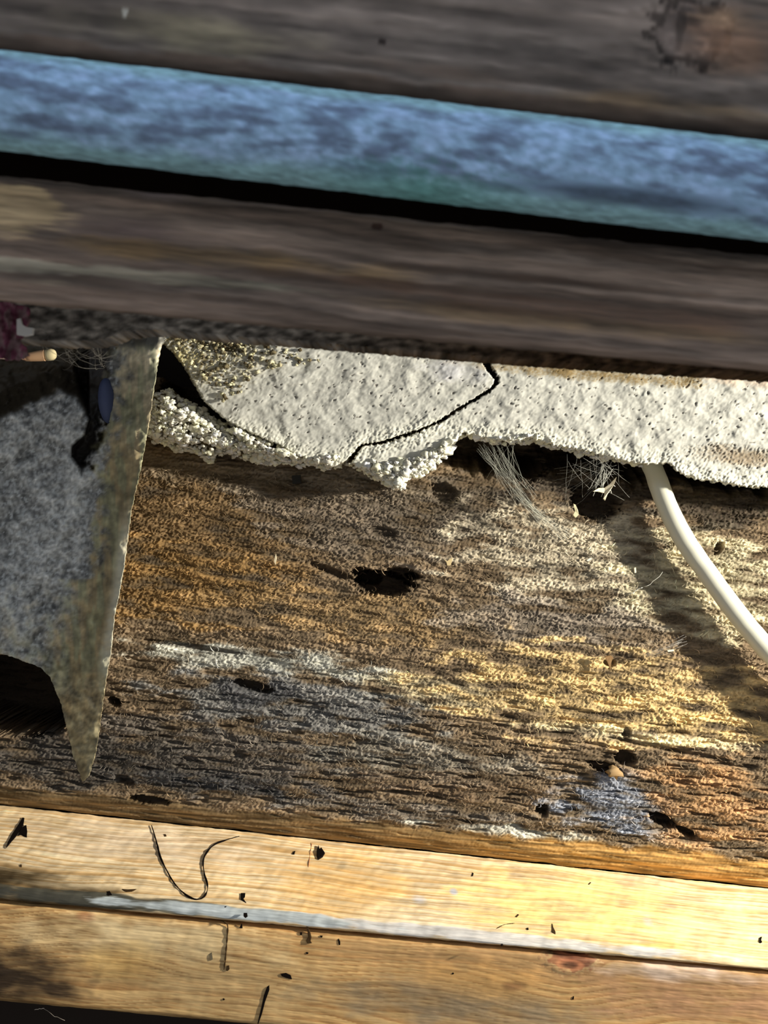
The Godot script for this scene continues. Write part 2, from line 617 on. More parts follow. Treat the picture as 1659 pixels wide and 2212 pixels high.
func plaster_at(x: float, y: float, d: float) -> void:
	var R := 2.4
	var k := minf(d / R, 1.0)
	var round_ := sqrt(maxf(0.0, 1.0 - (1.0 - k) * (1.0 - k)))
	var a := pn.get_noise_2d(x * 0.012, y * 0.016)
	var b := pn2.get_noise_2d(x * 0.035, y * 0.045)
	var f := pn.get_noise_2d(x * 0.11 + 40.0, y * 0.13)
	var crumb := clampf(1.0 - d / 46.0, 0.0, 1.0) * smoothstep(880.0, 930.0, y)
	var dirt := clampf((620.0 - x) / 230.0, 0.0, 1.0) * clampf((860.0 - y) / 110.0, 0.0, 1.0)
	rz = lerpf(-0.01, 0.0095 + a * 0.0005 + b * 0.00007 * (1.0 + 8.0 * dirt) + f * 0.00006 * (1.0 + 6.0 * crumb + 8.0 * dirt) + (y - 900.0) * -4e-6, round_)
	var c := S(194, 191, 178) * (1.0 + a * 0.07 + f * 0.06 + b * 0.04)
	var fl := pn.get_noise_2d(x * 0.032 + 9.0, y * 0.06 + 70.0)
	var mark := 0.6 - 0.12 * a - 0.1 * dirt
	if fl > mark:
		c = c.lerp(S(120, 114, 104), minf(1.0, (fl - mark) * 9.0))
		rz -= minf(0.0004, (fl - mark) * 0.003)
	if dirt > 0.0:
		c = c.lerp(S(120, 108, 74), clampf(dirt * (0.75 + f * 2.2 + a), 0.0, 0.9))
	c = c.lerp(S(236, 232, 210), crumb * 0.7)
	for q in pblobs:
		var du: float = (x - q[0]) / q[2]
		var dv: float = (y - q[1] - 0.09 * (x - q[0])) / q[3]
		var w := clampf((1.0 - du * du - dv * dv + a * 0.5 + f * 0.5) * 0.9, 0.0, 1.0) * float(q[5])
		c = c.lerp(q[4], w)
		rz -= w * float(q[6])
	rc = Color(clampf(c.r, 0, 1), clampf(c.g, 0, 1), clampf(c.b, 0, 1))

func lump(seed_: int) -> ArrayMesh:
	var m := SphereMesh.new()
	m.radius = 0.5
	m.height = 1.0
	m.radial_segments = 9
	m.rings = 5
	var a := m.get_mesh_arrays()
	var n := noise(FastNoiseLite.TYPE_SIMPLEX, seed_, 2)
	var v: PackedVector3Array = a[Mesh.ARRAY_VERTEX]
	for k in v.size():
		v[k] *= 1.0 + 0.75 * n.get_noise_3dv(v[k] * 1.7)
	return finish(v, PackedColorArray(), PackedVector2Array(), a[Mesh.ARRAY_INDEX])

# crumbs scattered inside an outline: a MultiMesh of mortar lumps
func crumbs(poly: PackedVector2Array, n: int, lo: float, hi: float, z: Callable, seed_: int, tones: Array, keep: Callable, shape: int) -> MultiMesh:
	rng.seed = seed_
	var r := Rect2(poly[0], Vector2.ZERO)
	for q in poly:
		r = r.expand(q)
	var places := []
	while places.size() < n:
		var q := Vector2(rng.randf_range(r.position.x, r.end.x), rng.randf_range(r.position.y, r.end.y))
		if Geometry2D.is_point_in_polygon(q, poly) and keep.call(q):
			places.append(q)
	var mm := MultiMesh.new()
	mm.transform_format = MultiMesh.TRANSFORM_3D
	mm.use_colors = true
	mm.mesh = lump(shape)
	mm.instance_count = n
	for k in n:
		var q: Vector2 = places[k]
		var sz := rng.randf_range(lo, hi) * 0.000138
		if rng.randf() < 0.12:
			sz *= 1.6
		var bs := Basis.from_euler(Vector3(rng.randf() * TAU, rng.randf() * TAU, rng.randf() * TAU)).scaled(Vector3(sz, sz * rng.randf_range(0.6, 1.0), sz))
		mm.set_instance_transform(k, Transform3D(bs, P(q.x, q.y, z.call(q) + rng.randf_range(-0.0011, 0.0009))))
		var c: Color = tones[rng.randi() % tones.size()]
		mm.set_instance_color(k, (c * rng.randf_range(0.9, 1.0)).srgb_to_linear())
	return mm

func scatter(called: String, mm: MultiMesh, mat: Material, parent: Node3D) -> void:
	var o := MultiMeshInstance3D.new()
	o.name = called
	o.multimesh = mm
	o.material_override = mat
	parent.add_child(o, true)
	o.position = -parent.position
	o.set_meta("kind", "stuff")

func build_plaster() -> void:
	pblobs = [
		[1250, 806, 300, 17, S(122, 96, 52), 0.8, 0.0002], [1600, 985, 130, 24, S(132, 112, 86), 0.75, 0.0012], [1600, 820, 120, 18, S(206, 176, 146), 0.6, 0.0], [1480, 815, 40, 16, S(96, 74, 36), 0.8, 0.0004],
		[480, 745, 90, 20, S(84, 74, 52), 0.75, 0.0025], [395, 770, 40, 24, S(198, 186, 128), 0.6, -0.001], [980, 800, 80, 30, S(186, 184, 190), 0.5, 0.0]]
	var left := pts([300, 560, 1010, 560, 1030, 700, 1040, 772, 1054, 800, 1071, 820, 1066, 835, 1000, 877, 945, 912, 900, 931, 820, 956, 780, 962, 745, 1000, 715, 1012, 690, 995, 640, 985, 600, 962, 560, 945, 510, 922, 482, 905, 462, 888, 440, 868, 411, 818, 402, 800, 378, 768, 350, 742, 330, 700])
	var right := pts([1022, 560, 3200, 560, 3200, 1170, 2400, 1110, 1900, 1075, 1659, 1055, 1600, 1052, 1550, 1043, 1500, 1036, 1468, 1022, 1445, 1004, 1430, 1003, 1385, 1005, 1350, 998, 1300, 985, 1260, 975, 1200, 964, 1150, 948, 1110, 954, 1060, 952, 1030, 942, 1003, 938, 978, 958, 962, 985, 940, 1003, 915, 1020, 882, 1030, 868, 1054, 838, 1050, 810, 1030, 780, 1014, 752, 1003, 782, 963, 821, 957.5, 901, 932.5, 946, 913.5, 1002, 879, 1068, 838, 1077, 822, 1062, 800, 1050, 770, 1040, 700])
	var pm := mat_v(0.9, 0.25)
	var cm := mat_v(0.9, 0.25)
	var a := thing("plaster_slab", "cracked pale plaster piece left of the crack, dirty towards its upper left corner", "plaster", P(650, 980, -0.004))
	put("plaster_face", patch(left, 2.2, 2.5, plaster_at, 0.0, 0.09), pm, a)
	var b := thing("plaster_slab", "long pale plaster strip right of the crack, running out above the white cable", "plaster", P(1250, 975, -0.004))
	put("plaster_face", patch(right, 2.2, 4.5, plaster_at, 0.0, 0.07), pm, b)
	var white := [S(238, 235, 218), S(226, 222, 200), S(240, 236, 205), S(214, 208, 192), S(232, 230, 226)]
	# the broken lower edges crumble into grains
	var edge_l := pts([470, 905, 520, 915, 600, 950, 660, 965, 770, 965, 740, 1008, 700, 1018, 640, 1004, 590, 1002, 540, 985, 470, 935])
	var edge_r := pts([745, 1003, 800, 985, 870, 985, 930, 960, 985, 930, 1050, 930, 1110, 930, 1160, 925, 1210, 945, 1300, 965, 1385, 990, 1385, 1006, 1300, 990, 1200, 970, 1150, 954, 1110, 960, 1060, 957, 1003, 942, 980, 962, 962, 990, 915, 1024, 884, 1034, 866, 1060, 838, 1054, 780, 1020])
	var ol := Outline.new(edge_l, 20.0, 5.0)
	var orr := Outline.new(edge_r, 20.0, 5.0)
	var everywhere := func(_q): return true
	scatter("mortar_crumb", crumbs(edge_l, 420, 4.0, 15.0, func(q): return lerpf(-0.001, 0.0102, clampf(ol.at(q.x, q.y) / 22.0, 0.0, 1.0)), 21, white, everywhere, 1), cm, a)
	scatter("mortar_crumb", crumbs(edge_r, 900, 3.0, 14.0, func(q): return lerpf(-0.001, 0.0102, clampf(orr.at(q.x, q.y) / 14.0, 0.0, 1.0)), 22, white, everywhere, 2), cm, b)
	var grit := pts([360, 716, 640, 748, 700, 780, 560, 800, 520, 850, 480, 870, 430, 800, 380, 760])
	scatter("mortar_grit", crumbs(grit, 420, 3.0, 9.0, func(_q): return 0.0099, 23, [S(214, 206, 170), S(180, 170, 134), S(226, 218, 176), S(120, 108, 80), S(96, 84, 60)], everywhere, 3), cm, a)
	# a heap of loose granules left of the slab, below the triangular hole
	var heap := pts([308, 935, 318, 900, 322, 862, 345, 846, 368, 842, 388, 858, 420, 874, 445, 890, 470, 908, 500, 930, 560, 955, 610, 985, 600, 1004, 555, 998, 520, 990, 470, 978, 462, 1000, 445, 996, 425, 978, 390, 978, 360, 962, 335, 955])
	var oh := Outline.new(heap, 20.0, 5.0)
	var t := thing("mortar_rubble", "heap of crumbled white mortar granules below the dark triangular hole", "rubble", P(430, 960, 0.0))
	var under := func(x, y, d):
		rz = -0.004 + minf(d, 30.0) * 0.00036 + pn.get_noise_2d(x * 0.05, y * 0.05) * 0.002
		rc = S(112, 100, 76) * (1.0 + pn.get_noise_2d(x * 0.08, y * 0.08) * 0.5)
	put("mortar_bed", patch(heap, 3.0, 5.0, under, 0.012), cm, t)
	var heapz := func(q): return lerpf(-0.002, 0.0098, clampf(oh.at(q.x, q.y) / 26.0, 0.0, 1.0)) + pn.get_noise_2d(q.x * 0.09, q.y * 0.09) * 0.002
	scatter("mortar_granule", crumbs(heap, 430, 8.0, 16.0, heapz, 24, white, everywhere, 4), cm, t)
	scatter("mortar_granule", crumbs(heap, 380, 4.0, 9.0, func(q): return heapz.call(q) + 0.001, 25, white, everywhere, 5), cm, t)

# ---------------------------------------------------------------- bent metal sheet
var mn := noise(FastNoiseLite.TYPE_SIMPLEX, 41, 4)
var mn2 := noise(FastNoiseLite.TYPE_CELLULAR, 42, 1)
var mn3 := noise(FastNoiseLite.TYPE_SIMPLEX, 43, 3)

func lin(flat: Array, y: float) -> float:
	for k in range(0, flat.size() - 2, 2):
		if y < flat[k + 2]:
			return lerpf(flat[k + 1], flat[k + 3], clampf((y - flat[k]) / (flat[k + 2] - flat[k]), 0.0, 1.0))
	return flat[flat.size() - 1]

func metal_at(x: float, y: float, d: float) -> void:
	var crease := lin([740, 246, 850, 240, 960, 214, 1050, 206, 1270, 188, 1370, 168, 1460, 150, 1600, 150, 1690, 172], y)
	var edge := lin([740, 352, 850, 330, 1000, 305, 1100, 285, 1271, 259, 1366, 244, 1461, 229, 1572, 215, 1651, 199, 1690, 190], y)
	var big := mn.get_noise_2d(x * 0.006, y * 0.006)
	var mid := mn.get_noise_2d(x * 0.022, y * 0.022 + 30.0)
	var fine := mn.get_noise_2d(x * 0.075, y * 0.075)
	var t := clampf((x - crease) / maxf(edge - crease, 6.0), -1.0, 1.15)
	var z := 0.026 + big * 0.003 + mid * 0.0006 + fine * 0.0002
	z += 0.015 * smoothstep(-0.35, 1.1, t) * (1.0 if y < 1300.0 else lerpf(1.0, 0.45, clampf((y - 1300.0) / 350.0, 0.0, 1.0)))
	var c := S(178, 177, 171) * (0.92 + big * 0.25 + mid * 0.35 + fine * 0.3)
	var sp := mn3.get_noise_2d(x * 0.05, y * 0.05)
	if sp > 0.25 and t < 0.3:
		c = c.lerp(S(206, 208, 204), minf(0.75, (sp - 0.25) * 3.0))
	# the upper part is folded back, its shade painted in with dark rust brown, its edge running down to the left
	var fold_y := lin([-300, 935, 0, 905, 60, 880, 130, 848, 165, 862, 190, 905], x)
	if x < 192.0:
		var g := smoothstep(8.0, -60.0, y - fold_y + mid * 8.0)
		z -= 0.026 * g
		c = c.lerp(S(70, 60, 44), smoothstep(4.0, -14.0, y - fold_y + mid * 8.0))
	# torn dark seam between the grey face and the stained flange
	var seam := lin([740, 165, 800, 160, 850, 172, 905, 190, 940, 180, 965, 152, 985, 152, 1010, 170, 1040, 178], y)
	if y < 1030.0:
		var sd := x - seam
		var w := clampf(sd / 5.0, 0.0, 1.0) * clampf((crease + lin([740, 0, 830, -6, 950, 4, 1040, -22], y) + mid * 20.0 - x) / 12.0, 0.0, 1.0) * clampf((1030.0 - y) / 30.0, 0.0, 1.0)
		z -= 0.012 * w
		c = c.lerp(S(58, 52, 46), w * 0.92)
	# brown and green stains down the flange
	var st := smoothstep(-0.15, 0.45, t + mid * 0.5) if y < 1250.0 else smoothstep(-0.9 - (y - 1250.0) / 220.0, 0.1, t + mid * 0.5)
	var up := clampf((1000.0 - y) / 260.0, 0.0, 1.0)
	var stain := S(138, 120, 84).lerp(S(190, 178, 148), up).lerp(S(116, 122, 92), clampf(mn3.get_noise_2d(x * 0.03, y * 0.006) * 1.4 + 0.3, 0.0, 0.55))
	stain = stain * (1.2 + mid * 0.3 + mn3.get_noise_2d(x * 0.08, y * 0.012) * 0.18)
	c = c.lerp(stain, st * 0.85)
	if y > 1420.0:
		c = c.lerp(S(140, 126, 94) * (1.1 + mid * 0.5 + fine * 0.3), clampf((y - 1420.0) / 120.0, 0.0, 0.8))
	var pale := smoothstep(0.62, 0.9, t) * smoothstep(1060.0, 1180.0, y) * smoothstep(1520.0, 1380.0, y)  # lamp highlight along the flange's rim, painted in
	c = c.lerp(S(216, 208, 182), pale * 0.8)
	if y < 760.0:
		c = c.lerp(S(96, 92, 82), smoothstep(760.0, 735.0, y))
	rz = z
	rc = Color(clampf(c.r, 0, 1), clampf(c.g, 0, 1), clampf(c.b, 0, 1))

func build_metal() -> void:
	var outline := pts([-700, 700, 240, 700, 300, 726, 340, 722, 360, 730, 348, 748, 340, 790, 331, 850, 319, 930, 306, 1000, 285, 1095, 276, 1160, 267, 1230, 258, 1280, 247, 1330, 241, 1400, 230, 1461, 222, 1520, 215, 1572, 208, 1620, 200, 1651, 192, 1676, 178, 1690, 168, 1660, 160, 1640, 152, 1606, 144, 1572, 132, 1520, 120, 1492, 108, 1462, 86, 1441, 50, 1428, 12, 1414, -60, 1404, -700, 1350])
	var t := thing("metal_sheet", "mottled grey metal sheet with a brown stained flange tapering to a point, left side", "metal sheet", P(190, 1680, 0.03))
	var m := mat_v(0.55, 0.5)
	m.metallic = 0.15
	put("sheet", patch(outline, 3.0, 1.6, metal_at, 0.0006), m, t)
	var rub := SphereMesh.new()
	rub.radius = 0.5
	rub.height = 1.0
	var plug := put("plug", rub, mat_c(S(74, 82, 112), 0.5, 0.4), t)
	plug.position = P(232, 866, 0.026) - t.position
	plug.scale = Vector3(0.0052, 0.0132, 0.007)
	plug.rotation.z = ROLL + 0.08
	plug.set_meta("label", "dark blue oval plug")

# ---------------------------------------------------------------- scene
func _ready() -> void:
	rng.seed = 1
	var cam := Camera3D.new()
	cam.name = "camera"
	add_child(cam)
	cam.position = Vector3(0, 0, CZ)
	cam.rotation = Vector3(0, 0, ROLL)
	var ca := CameraAttributesPhysical.new()
	ca.frustum_focal_length = 12.0 / (1106.0 / F)
	ca.frustum_focus_distance = CZ - 0.004
	ca.exposure_aperture = 44.0
	ca.frustum_near = 0.01
	ca.frustum_far = 50.0
	cam.attributes = ca
	cam.fov = rad_to_deg(2.0 * atan(1106.0 / F))
	cam.near = 0.01

	var we := WorldEnvironment.new()
	we.name = "overcast_sky"
	var env := Environment.new()
	env.background_mode = Environment.BG_SKY
	var sky := Sky.new()
	var sm := ProceduralSkyMaterial.new()
	sm.sky_top_color = Color(0.66, 0.7, 0.76)
	sm.sky_horizon_color = Color(0.66, 0.69, 0.73)
	sm.ground_horizon_color = Color(0.62, 0.64, 0.67)
	sm.ground_bottom_color = Color(0.5, 0.5, 0.5)
	sm.sky_energy_multiplier = 1.25
	sm.ground_energy_multiplier = 1.25
	sky.sky_material = sm
	env.sky = sky
	env.tonemap_mode = Environment.TONE_MAPPER_LINEAR
	env.tonemap_exposure = 1.0
	env.sdfgi_enabled = true
	env.ssao_enabled = true
	env.ssil_enabled = true
	we.environment = env
	add_child(we)

	# the work lamp stands behind the front joists, off to the right
	var lamp := SpotLight3D.new()
	lamp.name = "work_lamp_light"
	add_child(lamp)
	lamp.look_at_from_position(Vector3(0.50, 0.105, 0.195), Vector3(-0.035, -0.05, 0.0))
	lamp.light_color = Color(1.0, 0.985, 0.945)
	lamp.light_energy = 0.7
	lamp.spot_angle = 22.0
	lamp.spot_angle_attenuation = 0.6
	lamp.spot_range = 4.0
	lamp.spot_attenuation = 2.0
	lamp.light_size = 0.012
	lamp.shadow_enabled = true

	build_shell()
	build_boards()
	build_pipe()
	build_log()
	build_plaster()
	build_metal()
	build_cable()
	build_corner()
	build_debris()
	build_webs()

func slab_box(called: String, lo: Vector3, hi: Vector3, mat: Material) -> void:
	var b := BoxMesh.new()
	b.size = hi - lo
	var o := put(called, b, mat)
	o.position = (lo + hi) / 2.0
	o.set_meta("kind", "structure")

func build_shell() -> void:  # dark panels added around the cavity to keep sky light out
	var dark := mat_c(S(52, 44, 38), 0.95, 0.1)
	slab_box("added_back_panel", Vector3(-0.75, -0.3, -0.12), Vector3(0.75, 0.28, -0.075), dark)
	slab_box("added_top_panel", Vector3(-0.75, 0.2, -0.075), Vector3(0.75, 0.26, 0.2), dark)
	slab_box("added_left_panel", Vector3(-0.75, -0.3, -0.075), Vector3(-0.7, 0.2, 0.2), dark)
	slab_box("added_right_panel", Vector3(0.7, -0.3, -0.075), Vector3(0.75, 0.2, 0.2), dark)
	slab_box("floor", Vector3(-0.75, -0.34, -0.12), Vector3(0.75, -0.3, 0.2), dark)  # added as well, so the gap below the boards stays dark

var led := []
const LEDGE_TAPER := -1.0

# the ledge narrows to the right: the point seen at a pixel and the surface's direction there
func ledge_plane(px: float, py: float) -> Array:
	var u := 0.0
	var hit := Vector3.ZERO
	var n := Vector3.UP
	for k in 4:
		var f := 1.0 + LEDGE_TAPER * u
		n = (led[2] - Vector3(0, 0, led[3] * f)).normalized()
		hit = on_plane(px, py, led[0] + led[2] * (0.0030 + led[3] * 0.0012) * f, n)
		u = (hit - led[0]).dot(led[1])
	return [hit, n]

var ledge_o := Vector3.ZERO
var ledge_n := Vector3.ZERO
var face_o := Vector3.ZERO
var face_n := Vector3(0, 0, 1)

func build_boards() -> void:
	var y := Vector3.ZERO
	# --- pine ledge: sloping top, chamfered nose
	var o := P(830, 2018, 0.026)
	var x := (P(1659, 2095, 0.026) - P(0, 1942, 0.026)).normalized()
	y = Vector3(-x.y, x.x, 0)
	var bk := P(830, 1834, -0.008) - o
	var by := bk.dot(y)
	var slope := (by - 0.0030) / (bk.z + 0.0012)
	var prof := PackedVector2Array()
	var zz := -0.035
	while zz < -0.0035:
		prof.append(Vector2(0.0030 + slope * (zz + 0.0012), zz))
		zz += 0.0012
	for q in [[0.0037, -0.0022], [0.0032, -0.0014], [0.0027, -0.0008], [0.0018, -0.0003], [0.0008, 0.0], [0.0002, -0.0002], [-0.0003, -0.0008], [-0.0006, -0.002], [-0.0006, -0.012], [-0.0006, -0.034]]:
		prof.append(Vector2(q[0], q[1]))
	var arc_total := 0.0
	var arc_nose := 0.0
	for k in range(1, prof.size()):
		arc_total += prof[k].distance_to(prof[k - 1])
		if prof[k].x > 0.0031:
			arc_nose = arc_total
	led = [o, x, y, slope]
	ledge_n = (y * 1.0 - Vector3(0, 0, 1) * slope).normalized()
	ledge_o = o + y * prof[4].x + Vector3(0, 0, prof[4].y)
	var q0 := o + y * prof[0].x + Vector3(0, 0, prof[0].y)
	var L := func(px, py, ru, rv, c, s, k := 0.9, hh := 0.0):
		var w := buv(px, py, o, x, ledge_n, q0)
		return [w.x, w.y, ru * 0.135, rv * 0.135, c, s, k, hh]
	var nz := arc_nose * 1000.0 + 1.6
	var cfg := {"seed": 101, "early": S(238, 212, 168), "late": S(202, 156, 96), "freq": 0.46, "sharp": 2.0, "contrast": 0.95, "wobble": 3.0, "streak": 0.12, "fibre": 0.12, "blotch": 0.1, "knot": S(150, 80, 50), "knot_ring": S(90, 50, 30), "knots": [],
		"blobs": [L.call(330, 1830, 330, 90, S(226, 204, 176), 0.6), L.call(750, 1930, 170, 160, S(214, 162, 92), 0.55), L.call(1250, 1960, 330, 160, S(248, 214, 128), 0.7), L.call(1580, 2010, 200, 120, S(244, 226, 160), 0.6), L.call(880, 1990, 150, 80, S(240, 226, 200), 0.4),
			L.call(20, 1925, 300, 80, S(58, 46, 28), 0.95, 1.0), L.call(1400, 1985, 16, 20, S(214, 220, 232), 0.7), L.call(905, 1945, 22, 24, S(190, 196, 214), 0.6), L.call(980, 1925, 10, 14, S(170, 176, 200), 0.7), L.call(1425, 2040, 60, 20, S(200, 160, 90), 0.5),  # dark left end: stain and painted shade together
			[-84.0, nz, 64.0, 2.6, S(70, 68, 58), 0.9, 2.0, 0.0], [10.0, nz, 90.0, 2.2, S(196, 192, 188), 0.85, 2.5, 0.0], [-40.0, nz, 44.0, 2.0, S(160, 166, 164), 0.8, 2.5, 0.0]]}  # worn grey chamfer, the lamp's fall-off to the left painted in
	var u0 := -150.0
	var ul := 310.0
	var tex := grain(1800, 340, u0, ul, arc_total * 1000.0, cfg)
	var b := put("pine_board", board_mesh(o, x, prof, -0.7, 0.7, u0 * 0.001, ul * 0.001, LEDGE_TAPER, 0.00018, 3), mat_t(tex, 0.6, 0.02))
	tag(b, "bright yellow pine ledge with a chamfered front edge, directly under the rotten timber", "board")
	# --- lower pine board: upright face under the ledge
	var o2 := P(830, 2018, 0.0248)
	var p2 := PackedVector2Array([Vector2(-0.0012, -0.05), Vector2(-0.0012, -0.02), Vector2(-0.0012, -0.002), Vector2(-0.0015, -0.0006), Vector2(-0.0022, 0.0)])
	for k in 26:
		p2.append(Vector2(-0.003 - k * 0.00098, -0.0018 * k / 26.0))
	for q in [[-0.0288, -0.0019], [-0.0299, -0.0024], [-0.0306, -0.0034], [-0.0308, -0.005], [-0.0308, -0.02], [-0.0308, -0.05]]:
		p2.append(Vector2(q[0], q[1]))
	var total2 := 0.0
	var face_arc := 0.0
	for k in range(1, p2.size()):
		total2 += p2[k].distance_to(p2[k - 1])
		if k == 4:
			face_arc = total2
	face_n = (Vector3(0, 0, 1) - y * 0.07).normalized()
	face_o = o2 + y * -0.0022
	var M := func(px, py, ru, rv, c, s, k := 0.9, hh := 0.0):
		var w := buv(px, py, o2, x, face_n, face_o)
		return [w.x, w.y + face_arc * 1000.0, ru * 0.135, rv * 0.135, c, s, k, hh]
	var kr := buv(1235, 2078, o2, x, face_n, face_o)
	var kl := buv(185, 1962, o2, x, face_n, face_o)
	var fa := face_arc * 1000.0
	cfg = {"seed": 202, "early": S(206, 166, 108), "late": S(150, 104, 58), "freq": 0.62, "sharp": 2.0, "contrast": 0.85, "wobble": 5.0, "streak": 0.12, "fibre": 0.12, "blotch": 0.12, "knot": S(150, 78, 56), "knot_ring": S(214, 178, 122), "knots": [[kr.x, kr.y + fa - 1.5, 5.2, 1.5]],
		"blobs": [[kl.x, kl.y + fa - 1.0, 3.2, 1.8, S(150, 84, 50), 0.6, 1.2, 0.0], M.call(300, 2030, 330, 60, S(232, 208, 160), 0.7), M.call(270, 2080, 110, 50, S(214, 164, 84), 0.6), M.call(480, 2120, 330, 110, S(160, 136, 96), 0.6), M.call(1000, 2170, 360, 70, S(112, 98, 78), 0.8), M.call(1500, 2150, 330, 80, S(150, 112, 82), 0.85), M.call(1150, 2080, 500, 70, S(150, 116, 78), 0.6), M.call(1450, 2085, 200, 26, S(196, 180, 168), 0.6),
			M.call(0, 2110, 200, 80, S(48, 36, 24), 0.95, 1.1), M.call(1050, 2120, 180, 50, S(196, 146, 80), 0.5), M.call(1110, 2130, 30, 12, S(90, 62, 40), 0.6)]}  # dark left end paints in shade where the lamp fades
	tex = grain(1800, 420, u0, ul, total2 * 1000.0, cfg)
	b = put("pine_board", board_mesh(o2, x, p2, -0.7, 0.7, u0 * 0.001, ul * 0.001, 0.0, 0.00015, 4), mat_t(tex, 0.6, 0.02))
	tag(b, "knotty brown pine board with a reddish knot, lowest board in the picture", "board")
	# --- front joists, close to the camera
	var zf := 0.245
	var n := Vector3(0, 0, 1)
	u0 = -95.0
	ul = 200.0
	o = P(830, 205, zf)
	x = (P(1659, 303, zf) - P(0, 106, zf)).normalized()
	y = Vector3(-x.y, x.x, 0)
	var pu := PackedVector2Array([Vector2(0.0, -0.034), Vector2(0.0, -0.02), Vector2(0.0, -0.0035), Vector2(0.0001, -0.0014), Vector2(0.0004, -0.0007), Vector2(0.0009, -0.0003), Vector2(0.002, 0.0)])
	for k in range(1, 24):
		pu.append(Vector2(0.002 + k * 0.0035, 0.0))
	pu.append(Vector2(0.083, -0.01))
	pu.append(Vector2(0.083, -0.034))
	pu.append(Vector2(0.0, -0.034))
	var tot := 0.0
	var bare := 0.0
	for k in range(1, pu.size()):
		tot += pu[k].distance_to(pu[k - 1])
		if k == 6:
			bare = tot
	var q1 := o + y * 0.002
	var U := func(px, py, ru, rv, c, s, k := 0.9, hh := 0.0):
		var w := buv(px, py, o, x, n, q1)
		return [w.x, w.y + bare * 1000.0, ru * 0.0592, rv * 0.0592, c, s, k, hh]
	var k1 := buv(1490, 70, o, x, n, q1)
	cfg = {"seed": 303, "early": S(116, 104, 95), "late": S(92, 80, 70), "freq": 0.3, "sharp": 1.5, "contrast": 0.4, "wobble": 2.0, "streak": 0.3, "fibre": 0.16, "blotch": 0.14, "knot": S(82, 72, 66), "knot_ring": S(44, 38, 34), "knots": [[k1.x, k1.y + bare * 1000.0, 4.2, 1.2]],
		"blobs": [U.call(420, 70, 330, 50, S(128, 118, 92), 0.6), U.call(120, 20, 240, 50, S(84, 74, 66), 0.6), U.call(1100, 90, 260, 60, S(112, 102, 94), 0.5), U.call(1600, 90, 170, 90, S(118, 88, 68), 0.7), U.call(1580, 40, 110, 26, S(138, 112, 88), 0.7), U.call(1420, 250, 260, 30, S(112, 88, 60), 0.6), U.call(1120, 40, 200, 26, S(74, 66, 60), 0.6),
			U.call(900, 210, 400, 14, S(76, 62, 52), 0.6), U.call(825, 92, 10, 10, S(40, 32, 28), 0.9, 3.0, -0.3), U.call(1470, 60, 14, 60, S(44, 38, 34), 0.55, 1.5, -0.3), U.call(1530, 20, 40, 8, S(44, 38, 34), 0.5, 1.5, -0.3), U.call(1500, 130, 50, 12, S(46, 40, 36), 0.5, 1.5, -0.3), U.call(270, 28, 8, 8, S(190, 184, 170), 0.8, 3.0),
			[0.0, bare * 1000.0 - 1.2, 120.0, 1.6, S(78, 64, 54), 0.8, 2.0, 0.0]]}
	tex = grain(1152, 400, u0, ul, tot * 1000.0, cfg)
	b = put("joist", board_mesh(o, x, pu, -0.7, 0.7, u0 * 0.001, ul * 0.001, 0.0, 0.00016, 5), mat_t(tex, 0.85, 0.03))
	tag(b, "dark weathered grey brown joist with a large knot, above the blue pipe", "beam")
	# --- middle joist
	o = P(830, 730, zf)
	x = (P(1659, 806, zf) - P(0, 654, zf)).normalized()
	y = Vector3(-x.y, x.x, 0)
	var hgt := (P(830, 461, zf) - o).dot(y)
	var pm := PackedVector2Array([Vector2(0.0060, -0.034), Vector2(0.0022, -0.012), Vector2(0.0007, -0.0034), Vector2(0.0003, -0.0012), Vector2(0.0005, -0.0005), Vector2(0.0012, -0.0001)])
	for k in 20:
		pm.append(Vector2(0.003 + (hgt - 0.0045) * k / 19.0, 0.0))
	for q in [[hgt - 0.0008, -0.0003], [hgt - 0.0002, -0.001], [hgt, -0.002], [hgt, -0.012], [hgt, -0.034], [0.0060, -0.034]]:
		pm.append(Vector2(q[0], q[1]))
	tot = 0.0
	for k in range(1, pm.size()):
		tot += pm[k].distance_to(pm[k - 1])
		if k == 6:
			bare = tot
	var q2 := o + y * 0.003
	var J := func(px, py, ru, rv, c, s, k := 0.9, hh := 0.0):
		var w := buv(px, py, o, x, n, q2)
		return [w.x, w.y + bare * 1000.0, ru * 0.0592, rv * 0.0592, c, s, k, hh]
	cfg = {"seed": 404, "early": S(122, 106, 94), "late": S(74, 60, 50), "freq": 0.17, "sharp": 2.0, "contrast": 0.6, "wobble": 2.5, "streak": 0.34, "fibre": 0.16, "blotch": 0.1, "knot": S(90, 70, 60), "knot_ring": S(44, 38, 34), "knots": [],
		"blobs": [J.call(30, 465, 140, 60, S(176, 152, 116), 0.85, 3.0, 0.3), J.call(330, 425, 100, 18, S(140, 122, 118), 0.6), J.call(300, 510, 180, 40, S(78, 66, 62), 0.7), J.call(500, 560, 500, 26, S(124, 98, 62), 0.6), J.call(1200, 690, 500, 26, S(122, 98, 66), 0.5), J.call(150, 600, 180, 26, S(64, 54, 46), 0.7), J.call(110, 612, 60, 8, S(146, 132, 110), 0.7),
			J.call(60, 640, 130, 16, S(160, 150, 130), 0.9, 2.0), J.call(380, 672, 330, 15, S(134, 126, 108), 0.8, 2.0), J.call(1250, 765, 420, 30, S(84, 64, 52), 0.7), J.call(900, 620, 500, 14, S(62, 46, 36), 0.7), J.call(1150, 600, 400, 10, S(66, 50, 40), 0.6), J.call(1300, 560, 420, 20, S(106, 96, 88), 0.6), J.call(815, 490, 14, 9, S(52, 34, 28), 0.8, 3.0)]}
	tex = grain(1152, 360, u0, ul, tot * 1000.0, cfg)
